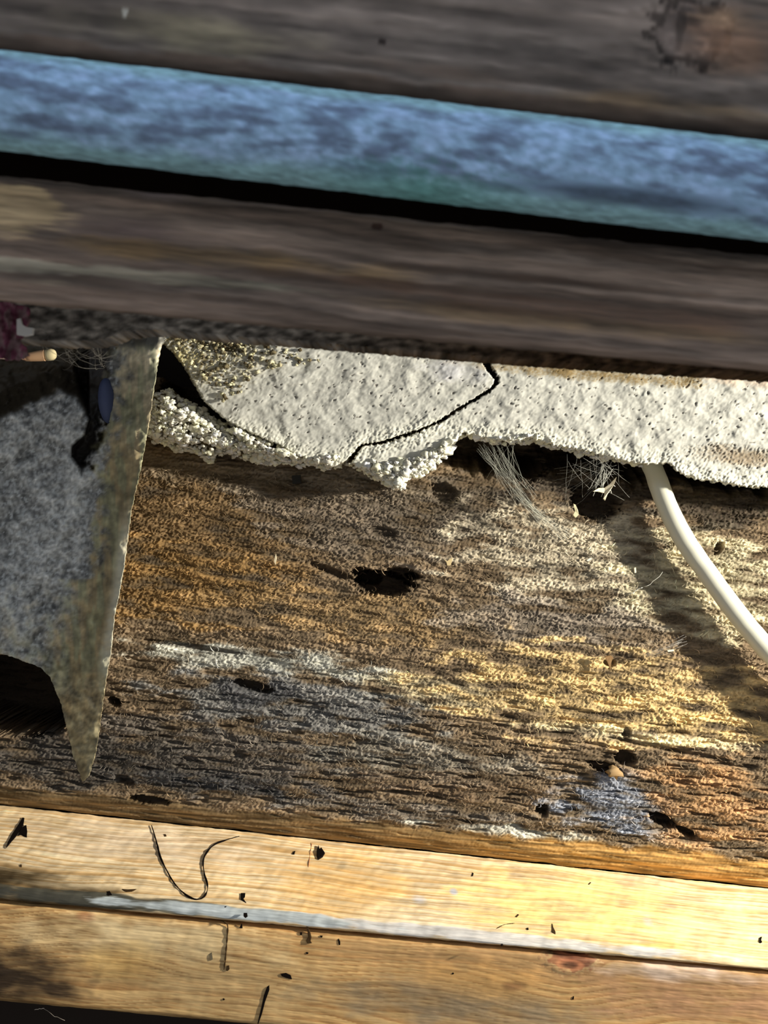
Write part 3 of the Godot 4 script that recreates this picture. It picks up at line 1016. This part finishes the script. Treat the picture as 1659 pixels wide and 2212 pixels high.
	b = put("joist", board_mesh(o, x, pm, -0.7, 0.7, u0 * 0.001, ul * 0.001, -1.1 * 0.75, 0.00016, 6), mat_t(tex, 0.85, 0.035))
	tag(b, "dark streaked brown joist with a chipped pale patch, below the blue pipe", "beam")
	# --- dark backing added behind the pipe to keep light out of the slit
	var bm := mat_c(S(40, 34, 30), 0.95, 0.1)
	var dk := func(px, py, d):
		rz = 0.205 + pn.get_noise_2d(px * 0.02, py * 0.02) * 0.0006
		rc = S(40, 33, 28)
	bm = mat_v(0.95, 0.1)
	b = put("added_slit_backing", patch(pts([-6000, -800, 7500, 700, 7500, 1300, -6000, 60, -6000, -800]), 40.0, 0.0, dk, 0.012), bm)
	tag(b, "added black backing that keeps the slit under the blue pipe dark", "batten")

func build_pipe() -> void:
	var zc := 0.2517
	var a := P(0, 217.5, zc)
	var b := P(1659, 415, zc)
	var x := (b - a).normalized()
	var mid := (a + b) / 2.0
	var r := 0.00597
	var y := Vector3(-x.y, x.x, 0)
	var n1 := noise(FastNoiseLite.TYPE_SIMPLEX, 51, 4)
	var n2 := noise(FastNoiseLite.TYPE_SIMPLEX, 52, 4)
	var v := PackedVector3Array()
	var c := PackedColorArray()
	var idx := PackedInt32Array()
	var us := PackedFloat32Array()
	var u := -0.7
	while u < 0.7:
		us.append(u)
		u += 0.0004 if absf(u) < 0.11 else 0.008
	us.append(0.7)
	var sides := 150
	for i in us.size():
		for j in sides + 1:
			var t := TAU * j / sides
			var dir := y * sin(t) + Vector3(0, 0, cos(t))
			var p := mid + x * us[i] + dir * r
			var q := Vector3(us[i] * 100.0, sin(t), cos(t))
			var big := n1.get_noise_3d(q.x * 0.8, q.y * 1.1, q.z * 1.1)
			var st := n2.get_noise_3d(q.x * 1.0 + 7.0, q.y * 2.0, q.z * 2.0)
			var fi := n2.get_noise_3d(q.x * 4.0, q.y * 4.0 + 9.0, q.z * 4.0)
			p += dir * (big * 0.00012 + fi * 0.00008)
			var col := S(138, 170, 198).lerp(S(90, 106, 130), clampf(st * 1.9 + big * 0.6 + 0.15, 0.0, 0.85))
			col = col.lerp(S(154, 178, 214), clampf(-st * 1.6 + fi * 0.8 - 0.2, 0.0, 0.5))
			# green verdigris along the upper and lower sides
			col = col.lerp(S(146, 190, 194), clampf((absf(q.y + 0.05) - 0.6) * 3.2 + big * 0.6, 0.0, 0.8))
			var g := clampf(1.0 - absf(q.x - 0.55) / 1.5, 0.0, 1.0) * smoothstep(-0.35, -0.8, q.y + fi * 0.4 + big * 0.3)
			col = col.lerp(S(92, 152, 146), g * 0.7)
			var dkp := clampf(1.0 - absf(q.x - 3.0) / 1.6, 0.0, 1.0) * clampf(1.0 - absf(q.y + 0.62) / 0.2, 0.0, 1.0)
			col = col.lerp(S(66, 82, 100), clampf(dkp * 1.5 + fi * 0.4, 0.0, 0.85) * (1.0 if dkp > 0.0 else 0.0))
			col = col * (1.0 + fi * 0.22)
			v.append(p)
			c.append(Color(clampf(col.r, 0, 1), clampf(col.g, 0, 1), clampf(col.b, 0, 1)).srgb_to_linear())
	var w := sides + 1
	for i in us.size() - 1:
		for j in sides:
			var k := i * w + j
			idx.append_array([k, k + 1, k + w, k + 1, k + w + 1, k + w])
	var m := mat_v(0.6, 0.45)
	var o := put("copper_pipe", finish(v, c, PackedVector2Array(), idx), m)
	tag(o, "tarnished blue green copper pipe running between the two dark joists", "pipe")

func build_cable() -> void:
	# it comes out from behind the plaster and sags away from the timber to the lower right
	var p := [P(1372, 930, -0.016), P(1392, 975, -0.010), P(1410, 1010, -0.005), P(1440, 1090, 0.0005), P(1478, 1165, 0.0025), P(1530, 1240, 0.004), P(1590, 1322, 0.0055), P(1648, 1392, 0.0064), P(1720, 1470, 0.007), P(1830, 1590, 0.007), P(2000, 1740, 0.0065), P(2300, 1880, 0.009)]
	var n := noise(FastNoiseLite.TYPE_SIMPLEX, 61, 2)
	var t := curve(p, 10)
	var m := mat_c(S(214, 210, 188), 0.45, 0.5)
	var o := put("cable", one_tube(t, func(k): return 0.00315 + n.get_noise_1d(k * 14.0) * 0.00012, 24), m)
	tag(o, "off-white round cable hanging from under the plaster on the right", "cable")

func build_corner() -> void:
	# dusty batten under the middle joist
	var d := func(px, py, _d):
		rz = 0.192 + pn.get_noise_2d(px * 0.006, py * 0.02) * 0.0005 + pn.get_noise_2d(px * 0.07, py * 0.09) * 0.00008
		rc = S(142, 136, 128).lerp(S(84, 66, 50), smoothstep(500.0, 1300.0, px)) * (0.9 + pn.get_noise_2d(px * 0.02, py * 0.05) * 0.5)
	var b := put("dusty_batten", patch(pts([-2600, 380, 3200, 850, 3200, 905, 2000, 838, 1659, 811, 1500, 801, 1300, 788, 1150, 778, 1050, 770, 900, 758, 700, 741, 500, 726, 330, 711, 262, 716, 240, 727, 200, 736, 130, 738, 60, 733, 0, 728, -200, 700, -2600, 500]), 4.0, 2.5, d, 0.01), mat_v(0.95, 0.1))
	tag(b, "thin dusty dark grey batten under the lower edge of the middle joist", "batten")
	# maroon scrap with a white chip beside it
	var f := func(px, py, _d):
		var k := sin(px * 0.11 + py * 0.02) * 0.5 + pn.get_noise_2d(px * 0.03, py * 0.02)
		rz = 0.206 + k * 0.0012
		rc = S(122, 74, 92).lerp(S(130, 112, 112), clampf(pn.get_noise_2d(px * 0.04 + 4.0, py * 0.02) * 2.0 + 0.3, 0.0, 0.85))
	b = put("cloth_scrap", patch(pts([-200, 640, 20, 652, 62, 664, 64, 690, 54, 712, 42, 740, 56, 752, 62, 768, 40, 778, -10, 774, -200, 772]), 3.0, 3.0, f, 0.0006), mat_v(0.95, 0.1))
	tag(b, "faded maroon cloth scrap at the left edge under the middle joist", "cloth")
	var cface := Vector3(0, 0, 1)
	flake("paint_chip", "small greyish white chip beside the maroon cloth scrap", [38, 690, 46, 688, 50, 702, 60, 708, 75, 710, 73, 724, 56, 727, 38, 724], P(50, 710, 0.2085), cface, mat_c(S(206, 206, 204), 0.7), 0.0008)
	# tan peg lying on the folded top of the sheet
	var t := thing("wooden_peg", "short tan wooden peg with a pale rounded end, above the metal sheet", "peg", P(90, 772, 0.05))
	var ax := (P(122, 767, 0.05) - P(20, 778, 0.05)).normalized()
	var lathe := func(prof: Array) -> ArrayMesh:
		var line := PackedVector3Array()
		var radii := []
		for q in prof:
			line.append(P(66, 771, 0.05) + ax * (q[0] - 66.0) * 0.000125)
			radii.append(q[1] * 0.000125)
		return one_tube(line, func(k): return radii[clampi(roundi(k * (prof.size() - 1)), 0, prof.size() - 1)], 14)
	put("shank", lathe.call([[52, 6.0], [56, 8.5], [66, 10.0], [76, 11.0], [86, 11.8], [96, 12.5], [97, 12.6]]), mat_c(S(206, 164, 124), 0.8), t)
	put("rounded_end", lathe.call([[98, 9.5], [99, 11.5], [103, 12.5], [108, 13.0], [113, 12.6], [118, 10.5], [121, 7.0], [122.5, 2.0]]), mat_c(S(198, 182, 140), 0.8), t)
	flake("wood_chip", "tiny pale splinter lying left of the tan wooden peg", [0, 773, 14, 772, 24, 768, 28, 770, 27, 775, 16, 777, 0, 776], P(20, 773, 0.052), cface, mat_c(S(206, 182, 160), 0.8), 0.0008)
	flake("wood_chip", "bent tan splinter touching the thin end of the tan wooden peg", [34, 775, 42, 768, 48, 768, 56, 776, 60, 778, 50, 778, 45, 773, 38, 777], P(46, 773, 0.052), cface, mat_c(S(186, 140, 104), 0.8), 0.0008)

func build_debris() -> void:
	var black := mat_c(S(20, 15, 12), 0.9, 0.1)
	var brown := mat_c(S(62, 46, 28), 0.9, 0.1)
	var grey := mat_c(S(104, 92, 70), 0.85)
	var lo := ledge_o
	var l := ledge_n
	var fo := face_o
	var f := face_n
	flake("splinter", "long black splinter at the left end of the bright pine ledge", [12, 1834, 16, 1822, 28, 1800, 40, 1782, 50, 1766, 53, 1767, 51, 1782, 42, 1797, 34, 1808, 24, 1820], lo, l, black, 0.0006, 0.05)
	flake("bark_flake", "ragged black flake touching the long splinter on the pine ledge", [38, 1806, 46, 1790, 57, 1783, 59, 1796, 58, 1809, 52, 1807, 46, 1804], lo, l, black, 0.0007, 0.1)
	thread("dark_fibre", "long curled black fibre hanging in a loop on the bright pine ledge", [327, 1784, 333, 1803, 341, 1832, 346, 1852, 358, 1878, 376, 1909, 398, 1932, 420, 1944, 436, 1942, 446, 1930, 448, 1912, 441, 1888, 439, 1862, 446, 1844, 462, 1827, 486, 1817, 517, 1808], lo, l, 0.0003, mat_c(S(18, 13, 11), 0.9, 0.1))
	flake("bark_flake", "thick black flake on the pine ledge right of the looped fibre", [684, 1850, 684, 1838, 687, 1828, 690, 1836, 694, 1833, 702, 1845, 697, 1852, 687, 1858], lo, l, black, 0.001, 0.2)
	flake("bark_flake", "small black flake with a pointed tail on the ledge's front edge", [520, 1930, 530, 1930, 529, 1938, 525, 1942, 532, 1952, 520, 1944], lo, l, black, 0.0005)
	flake("bark_flake", "square black speck on the ledge's chamfer, above the thin upright fibre", [526, 1973, 534, 1973, 535, 1980, 530, 1983, 526, 1979], lo, l, black, 0.0004)
	flake("bark_flake", "tiny dark speck on the chamfer, left of the square black speck", [484, 1958, 490, 1954, 489, 1960, 486, 1961], lo, l, black, 0.0004)
	flake("bark_flake", "small dark speck above and left of the thick black flake", [631, 1846, 634, 1840, 638, 1839, 636, 1846], lo, l, black, 0.0004)
	flake("bark_flake", "tiny brown speck on the ledge just right of the looped fibre's left strand", [353, 1803, 358, 1803, 360, 1807, 356, 1808], lo, l, brown, 0.0004)
	flake("bark_flake", "dark brown crumb on the ledge left of the looped fibre's lowest bend", [230, 1927, 237, 1926, 242, 1934, 233, 1935], lo, l, black, 0.0005)
	flake("wood_sliver", "flat olive sliver on the ledge next to the dark brown crumb", [263, 1921, 275, 1922, 296, 1921, 285, 1926, 272, 1928], lo, l, brown, 0.0003)
	flake("bark_flake", "dark crumb on the ledge, halfway between splinter and ledge's front edge at far left", [43, 1868, 47, 1868, 47, 1873, 44, 1873], lo, l, brown, 0.0003)
	flake("bark_flake", "tiny black speck on the sunlit middle of the pine ledge", [1019, 1893, 1020, 1885, 1023, 1887, 1022, 1892], lo, l, black, 0.0003)
	flake("bark_flake", "slanted brown speck on the yellow right half of the pine ledge", [1270, 1911, 1275, 1906, 1277, 1907, 1272, 1912], lo, l, brown, 0.0003)
	flake("bark_flake", "slanted dark speck near the front of the yellow pine ledge", [1113, 1981, 1119, 1975, 1121, 1977, 1116, 1982], lo, l, brown, 0.0003)
	flake("bark_flake", "curled dark crumb near the right end of the pine ledge", [1640, 2036, 1640, 2027, 1646, 2024, 1644, 2032, 1646, 2036, 1642, 2038], lo, l, black, 0.0005)
	flake("wood_sliver", "upright dark sliver lying over the ledge's front edge, right half", [1193, 1995, 1195, 2004, 1200, 2014, 1200, 2025, 1196, 2018, 1192, 2014], lo, l, brown, 0.0004)
	flake("bark_flake", "small dark crumb left of the upright sliver on the ledge's front edge", [1137, 2006, 1141, 2004, 1142, 2009, 1139, 2010], lo, l, black, 0.0003)
	thread("dark_fibre", "thin bent brown hair lying on the ledge's front edge, centre right", [1059, 2014, 1074, 2006, 1090, 1998, 1112, 1995], lo, l, 0.00012, brown)
	thread("reddish_fibre", "very thin reddish upright fibre beside the thick black flake", [674, 1820, 670, 1845, 666, 1874], lo, l, 0.0001, mat_c(S(176, 112, 74), 0.8))
	# on the lower board
	thread("bent_fibre", "thin bent brown stalk upright on the lower pine board, under the chamfer", [476, 1987, 487, 1992, 492, 2000, 491, 2025, 489, 2050, 487, 2072, 484, 2094], fo, f, 0.00026, brown)
	flake("bark_flake", "small oval brown seed case beside the foot of the bent stalk", [488, 2095, 490, 2086, 495, 2085, 496, 2093, 492, 2097], fo, f, brown, 0.0007)
	flake("wood_sliver", "upright curled brown sliver on the lower board below the chamfer, centre left", [660, 1995, 668, 1993, 666, 2002, 670, 2012, 673, 2024, 671, 2032, 674, 2037, 663, 2037, 661, 2031, 666, 2024, 664, 2010], fo, f, brown, 0.0009, 0.3)
	flake("bark_flake", "tapered dark speck on the lower board just under the square black speck", [517, 2004, 521, 1996, 523, 1995, 524, 2005], fo, f, black, 0.0004)
	flake("bark_flake", "small dark crumb left of the curled upright sliver", [648, 2014, 653, 2014, 652, 2020, 648, 2019], fo, f, black, 0.0004)
	flake("bark_flake", "small dark crumb right of the curled upright sliver", [691, 2021, 697, 2021, 696, 2025, 693, 2024], fo, f, black, 0.0004)
	flake("bark_flake", "round dark speck below the curled upright sliver", [660, 2058, 663, 2056, 667, 2058, 664, 2061], fo, f, black, 0.0004)
	flake("wood_sliver", "narrow dark sliver right of the curled one on the lower board", [730, 2030, 732, 2027, 735, 2034, 735, 2041, 732, 2041], fo, f, black, 0.0004)
	flake("bark_flake", "olive brown flake left of the bent stalk on the lower board", [452, 2062, 458, 2057, 460, 2072, 455, 2075], fo, f, grey, 0.0005)
	flake("bark_flake", "curved black flake below the bent stalk, right of it on the lower board", [606, 2103, 618, 2101, 628, 2106, 631, 2115, 618, 2112, 608, 2108], fo, f, black, 0.0005, 0.3)
	flake("bark_flake", "lone black dot low on the lower board, below the bent stalk", [481, 2158, 483, 2156, 486, 2158, 484, 2161], fo, f, black, 0.0004)
	flake("splinter", "long thin black splinter at the bottom edge of the lower board", [577, 2131, 582, 2127, 582, 2138, 573, 2163, 566, 2190, 558, 2212, 556, 2211, 564, 2178, 570, 2150], fo, f, black, 0.0006, 0.03)
	flake("bark_flake", "dark speck below the big reddish knot of the lower board", [1236, 2158, 1238, 2152, 1240, 2152, 1239, 2159], fo, f, black, 0.0004)
	flake("bark_flake", "flat dark crumb at the top of the lower board, centre", [768, 2009, 780, 2009, 786, 2014, 776, 2013], fo, f, black, 0.0003)
	flake("bark_flake", "dark speck left on the lower board's centre, far from other crumbs", [976, 2103, 979, 2100, 981, 2103, 978, 2105], fo, f, black, 0.0003)
	flake("bark_flake", "small dark crumb under the chamfer in the centre of the lower board", [1081, 2041, 1085, 2039, 1087, 2042, 1083, 2044], lo, l, black, 0.0003)
	# on the timber and around it
	var z := Vector3(0, 0, 1)
	var ck := put("wood_chunk", lump(8), mat_c(S(158, 130, 92), 0.9, 0.15))
	ck.position = P(1328, 1668, 0.001)
	ck.scale = Vector3(0.0058, 0.0034, 0.003)
	ck.rotation = Vector3(0.3, 0.4, -0.25)
	tag(ck, "tan chunk of wood lying low on the timber above the bluish patch", "wood chunk")
	flake("loose_flake", "curled pale scrap hanging in the dark recess left of the cable", [1238, 1088, 1243, 1090, 1248, 1102, 1250, 1112, 1243, 1119, 1237, 1113, 1242, 1104], P(1243, 1103, 0.0), z, mat_c(S(226, 214, 170), 0.8), 0.0006, 1.0)
	flake("loose_flake", "pale husk caught in the cobweb under the plaster edge", [1278, 1062, 1292, 1054, 1305, 1054, 1316, 1046, 1330, 1030, 1326, 1046, 1318, 1060, 1312, 1068, 1306, 1082, 1302, 1078, 1306, 1066, 1290, 1062], P(1305, 1060, 0.004), z, mat_c(S(226, 212, 180), 0.8), 0.0006, 1.4)
	flake("loose_flake", "small thorny pale chip right of the knot hole", [957, 1206, 965, 1212, 978, 1204, 976, 1214, 973, 1222, 966, 1222, 964, 1214], P(968, 1214, 0.003), z, mat_c(S(214, 190, 140), 0.8), 0.0006)
	flake("loose_flake", "tiny white grain in the cable's shadow", [1369, 1226, 1373, 1225, 1374, 1237, 1370, 1238], P(1371, 1231, 0.003), z, mat_c(S(240, 232, 200), 0.7), 0.0007)
	flake("loose_flake", "flat white grain at the cobweb end where the cable's shadow bends", [1440, 1404, 1455, 1402, 1456, 1406, 1442, 1408], P(1448, 1405, 0.004), z, mat_c(S(240, 232, 200), 0.7), 0.0007)
	flake("loose_flake", "white sliver in the tan area left of the cable's shadow", [1266, 1210, 1274, 1205, 1280, 1206, 1270, 1213], P(1272, 1209, 0.003), z, mat_c(S(230, 226, 206), 0.7), 0.0006)
	flake("loose_flake", "narrow pale splinter standing left of the knot hole", [592, 1212, 596, 1196, 598, 1206, 595, 1220], P(595, 1208, 0.003), z, mat_c(S(220, 204, 168), 0.7), 0.0006)
	flake("loose_flake", "brown chip with a dark notch on the golden band of the timber", [1306, 1417, 1318, 1415, 1324, 1420, 1320, 1430, 1318, 1448, 1314, 1436, 1310, 1426], P(1315, 1430, 0.003), z, mat_c(S(150, 116, 76), 0.8), 0.0008, 0.5)
	flake("nail_head", "dark square nail head just under the crumbling plaster edge", [631, 1027, 650, 1026, 651, 1045, 632, 1046], P(640, 1036, -0.004), z, mat_c(S(40, 38, 34), 0.6), 0.002, 0.0, "nail")

func web(called: String, label: String, st: SurfaceTool, col: Color) -> void:
	st.index()
	st.generate_normals()
	var m := mat_c(col, 0.6, 0.4)
	var o := put(called, st.commit(), m)
	tag(o, label, "cobweb")

func strand(st: SurfaceTool, a: Vector3, b: Vector3, sag: float, r: float) -> void:
	var line := PackedVector3Array()
	for k in 7:
		var t := k / 6.0
		line.append(a.lerp(b, t) + Vector3(0, -1, 0.3) * sag * sin(t * PI) + Vector3(rng.randfn(), rng.randfn(), 0) * 0.00012)
	tube_into(st, line, func(_t): return r, 3)

func new_web() -> SurfaceTool:
	var st := SurfaceTool.new()
	st.begin(Mesh.PRIMITIVE_TRIANGLES)
	st.set_smooth_group(0)
	return st

func build_webs() -> void:
	rng.seed = 9
	var st := new_web()
	# a dense streak from the plaster edge down to the right
	for k in 46:
		var t := rng.randf()
		var a := P(1030 + t * 80, 950 + rng.randf() * 30, 0.008)
		var e := rng.randf()
		var b := P(1070 + e * 90 + rng.randfn() * 18, 1020 + e * 80 + rng.randfn() * 14, 0.003)
		strand(st, a, b, 0.0005, 0.000016)
	for k in 40:
		var t := rng.randf()
		var u := rng.randf()
		strand(st, P(1100 + t * 50, 1050 + t * 50 + rng.randfn() * 8, 0.003), P(1165 + u * 70, 1120 + u * 45 + rng.randfn() * 12, 0.002), 0.0004, 0.00002)
	web("cobweb", "whitish streak of cobweb running down from the plaster edge left of the husk", st, S(226, 224, 204))
	st = new_web()
	for k in 34:
		var a := P(1215 + rng.randf() * 120, 975 + rng.randf() * 40, 0.010)
		var b := P(1180 + rng.randf() * 190, 1010 + rng.randf() * 80, 0.0)
		strand(st, a, b, 0.0006, 0.00002)
	for k in 14:
		strand(st, P(1296 + rng.randf() * 30, 1005 + rng.randf() * 20, 0.006), P(1300 + rng.randfn() * 22, 1060 + rng.randfn() * 10, 0.004), 0.0, 0.00009)
	web("cobweb", "tangled grey cobweb in the dark recess under the plaster, around the husk", st, S(206, 204, 190))
	st = new_web()
	strand(st, P(1356, 1284, 0.005), P(1390, 1268, 0.007), 0.0, 0.00006)
	strand(st, P(1368, 1278, 0.006), P(1388, 1268, 0.007), 0.0, 0.0002)
	strand(st, P(1390, 1268, 0.007), P(1432, 1236, 0.006), 0.0006, 0.00005)
	web("cobweb", "single bright cobweb strand crossing the cable's shadow", st, S(240, 238, 220))
	st = new_web()
	for k in 14:
		strand(st, P(1380 + rng.randf() * 20, 1420 + rng.randfn() * 6, 0.003), P(1466 + rng.randf() * 20, 1386 + rng.randfn() * 10, 0.005), 0.0003, 0.00002)
	web("cobweb", "faint fan of cobweb threads across the bend of the cable's shadow", st, S(214, 208, 196))
	st = new_web()
	for k in 26:
		var x := rng.randf_range(60, 330)
		strand(st, P(x, 690 + rng.randf() * 50, 0.194), P(x + rng.randfn() * 40, 700 + rng.randf() * 45, 0.1942), -0.0012 * rng.randf(), 0.00003)
	for k in 26:
		strand(st, P(rng.randf_range(80, 260), 735, 0.19), P(rng.randf_range(90, 260), rng.randf_range(750, 800), 0.06), 0.002, 0.00003)
	web("cobweb", "dusty grey cobwebs draped over the batten at the metal sheet's top", st, S(118, 114, 106))
	# web bits over the black gap at the lowest left corner
	st = new_web()
	strand(st, P(75, 2180, 0.02), P(95, 2178, 0.02), 0.0, 0.00012)
	strand(st, P(95, 2178, 0.02), P(140, 2204, 0.02), 0.0004, 0.00005)
	web("cobweb", "small cobweb bit over the black gap in the bottom left corner", st, S(196, 180, 160))
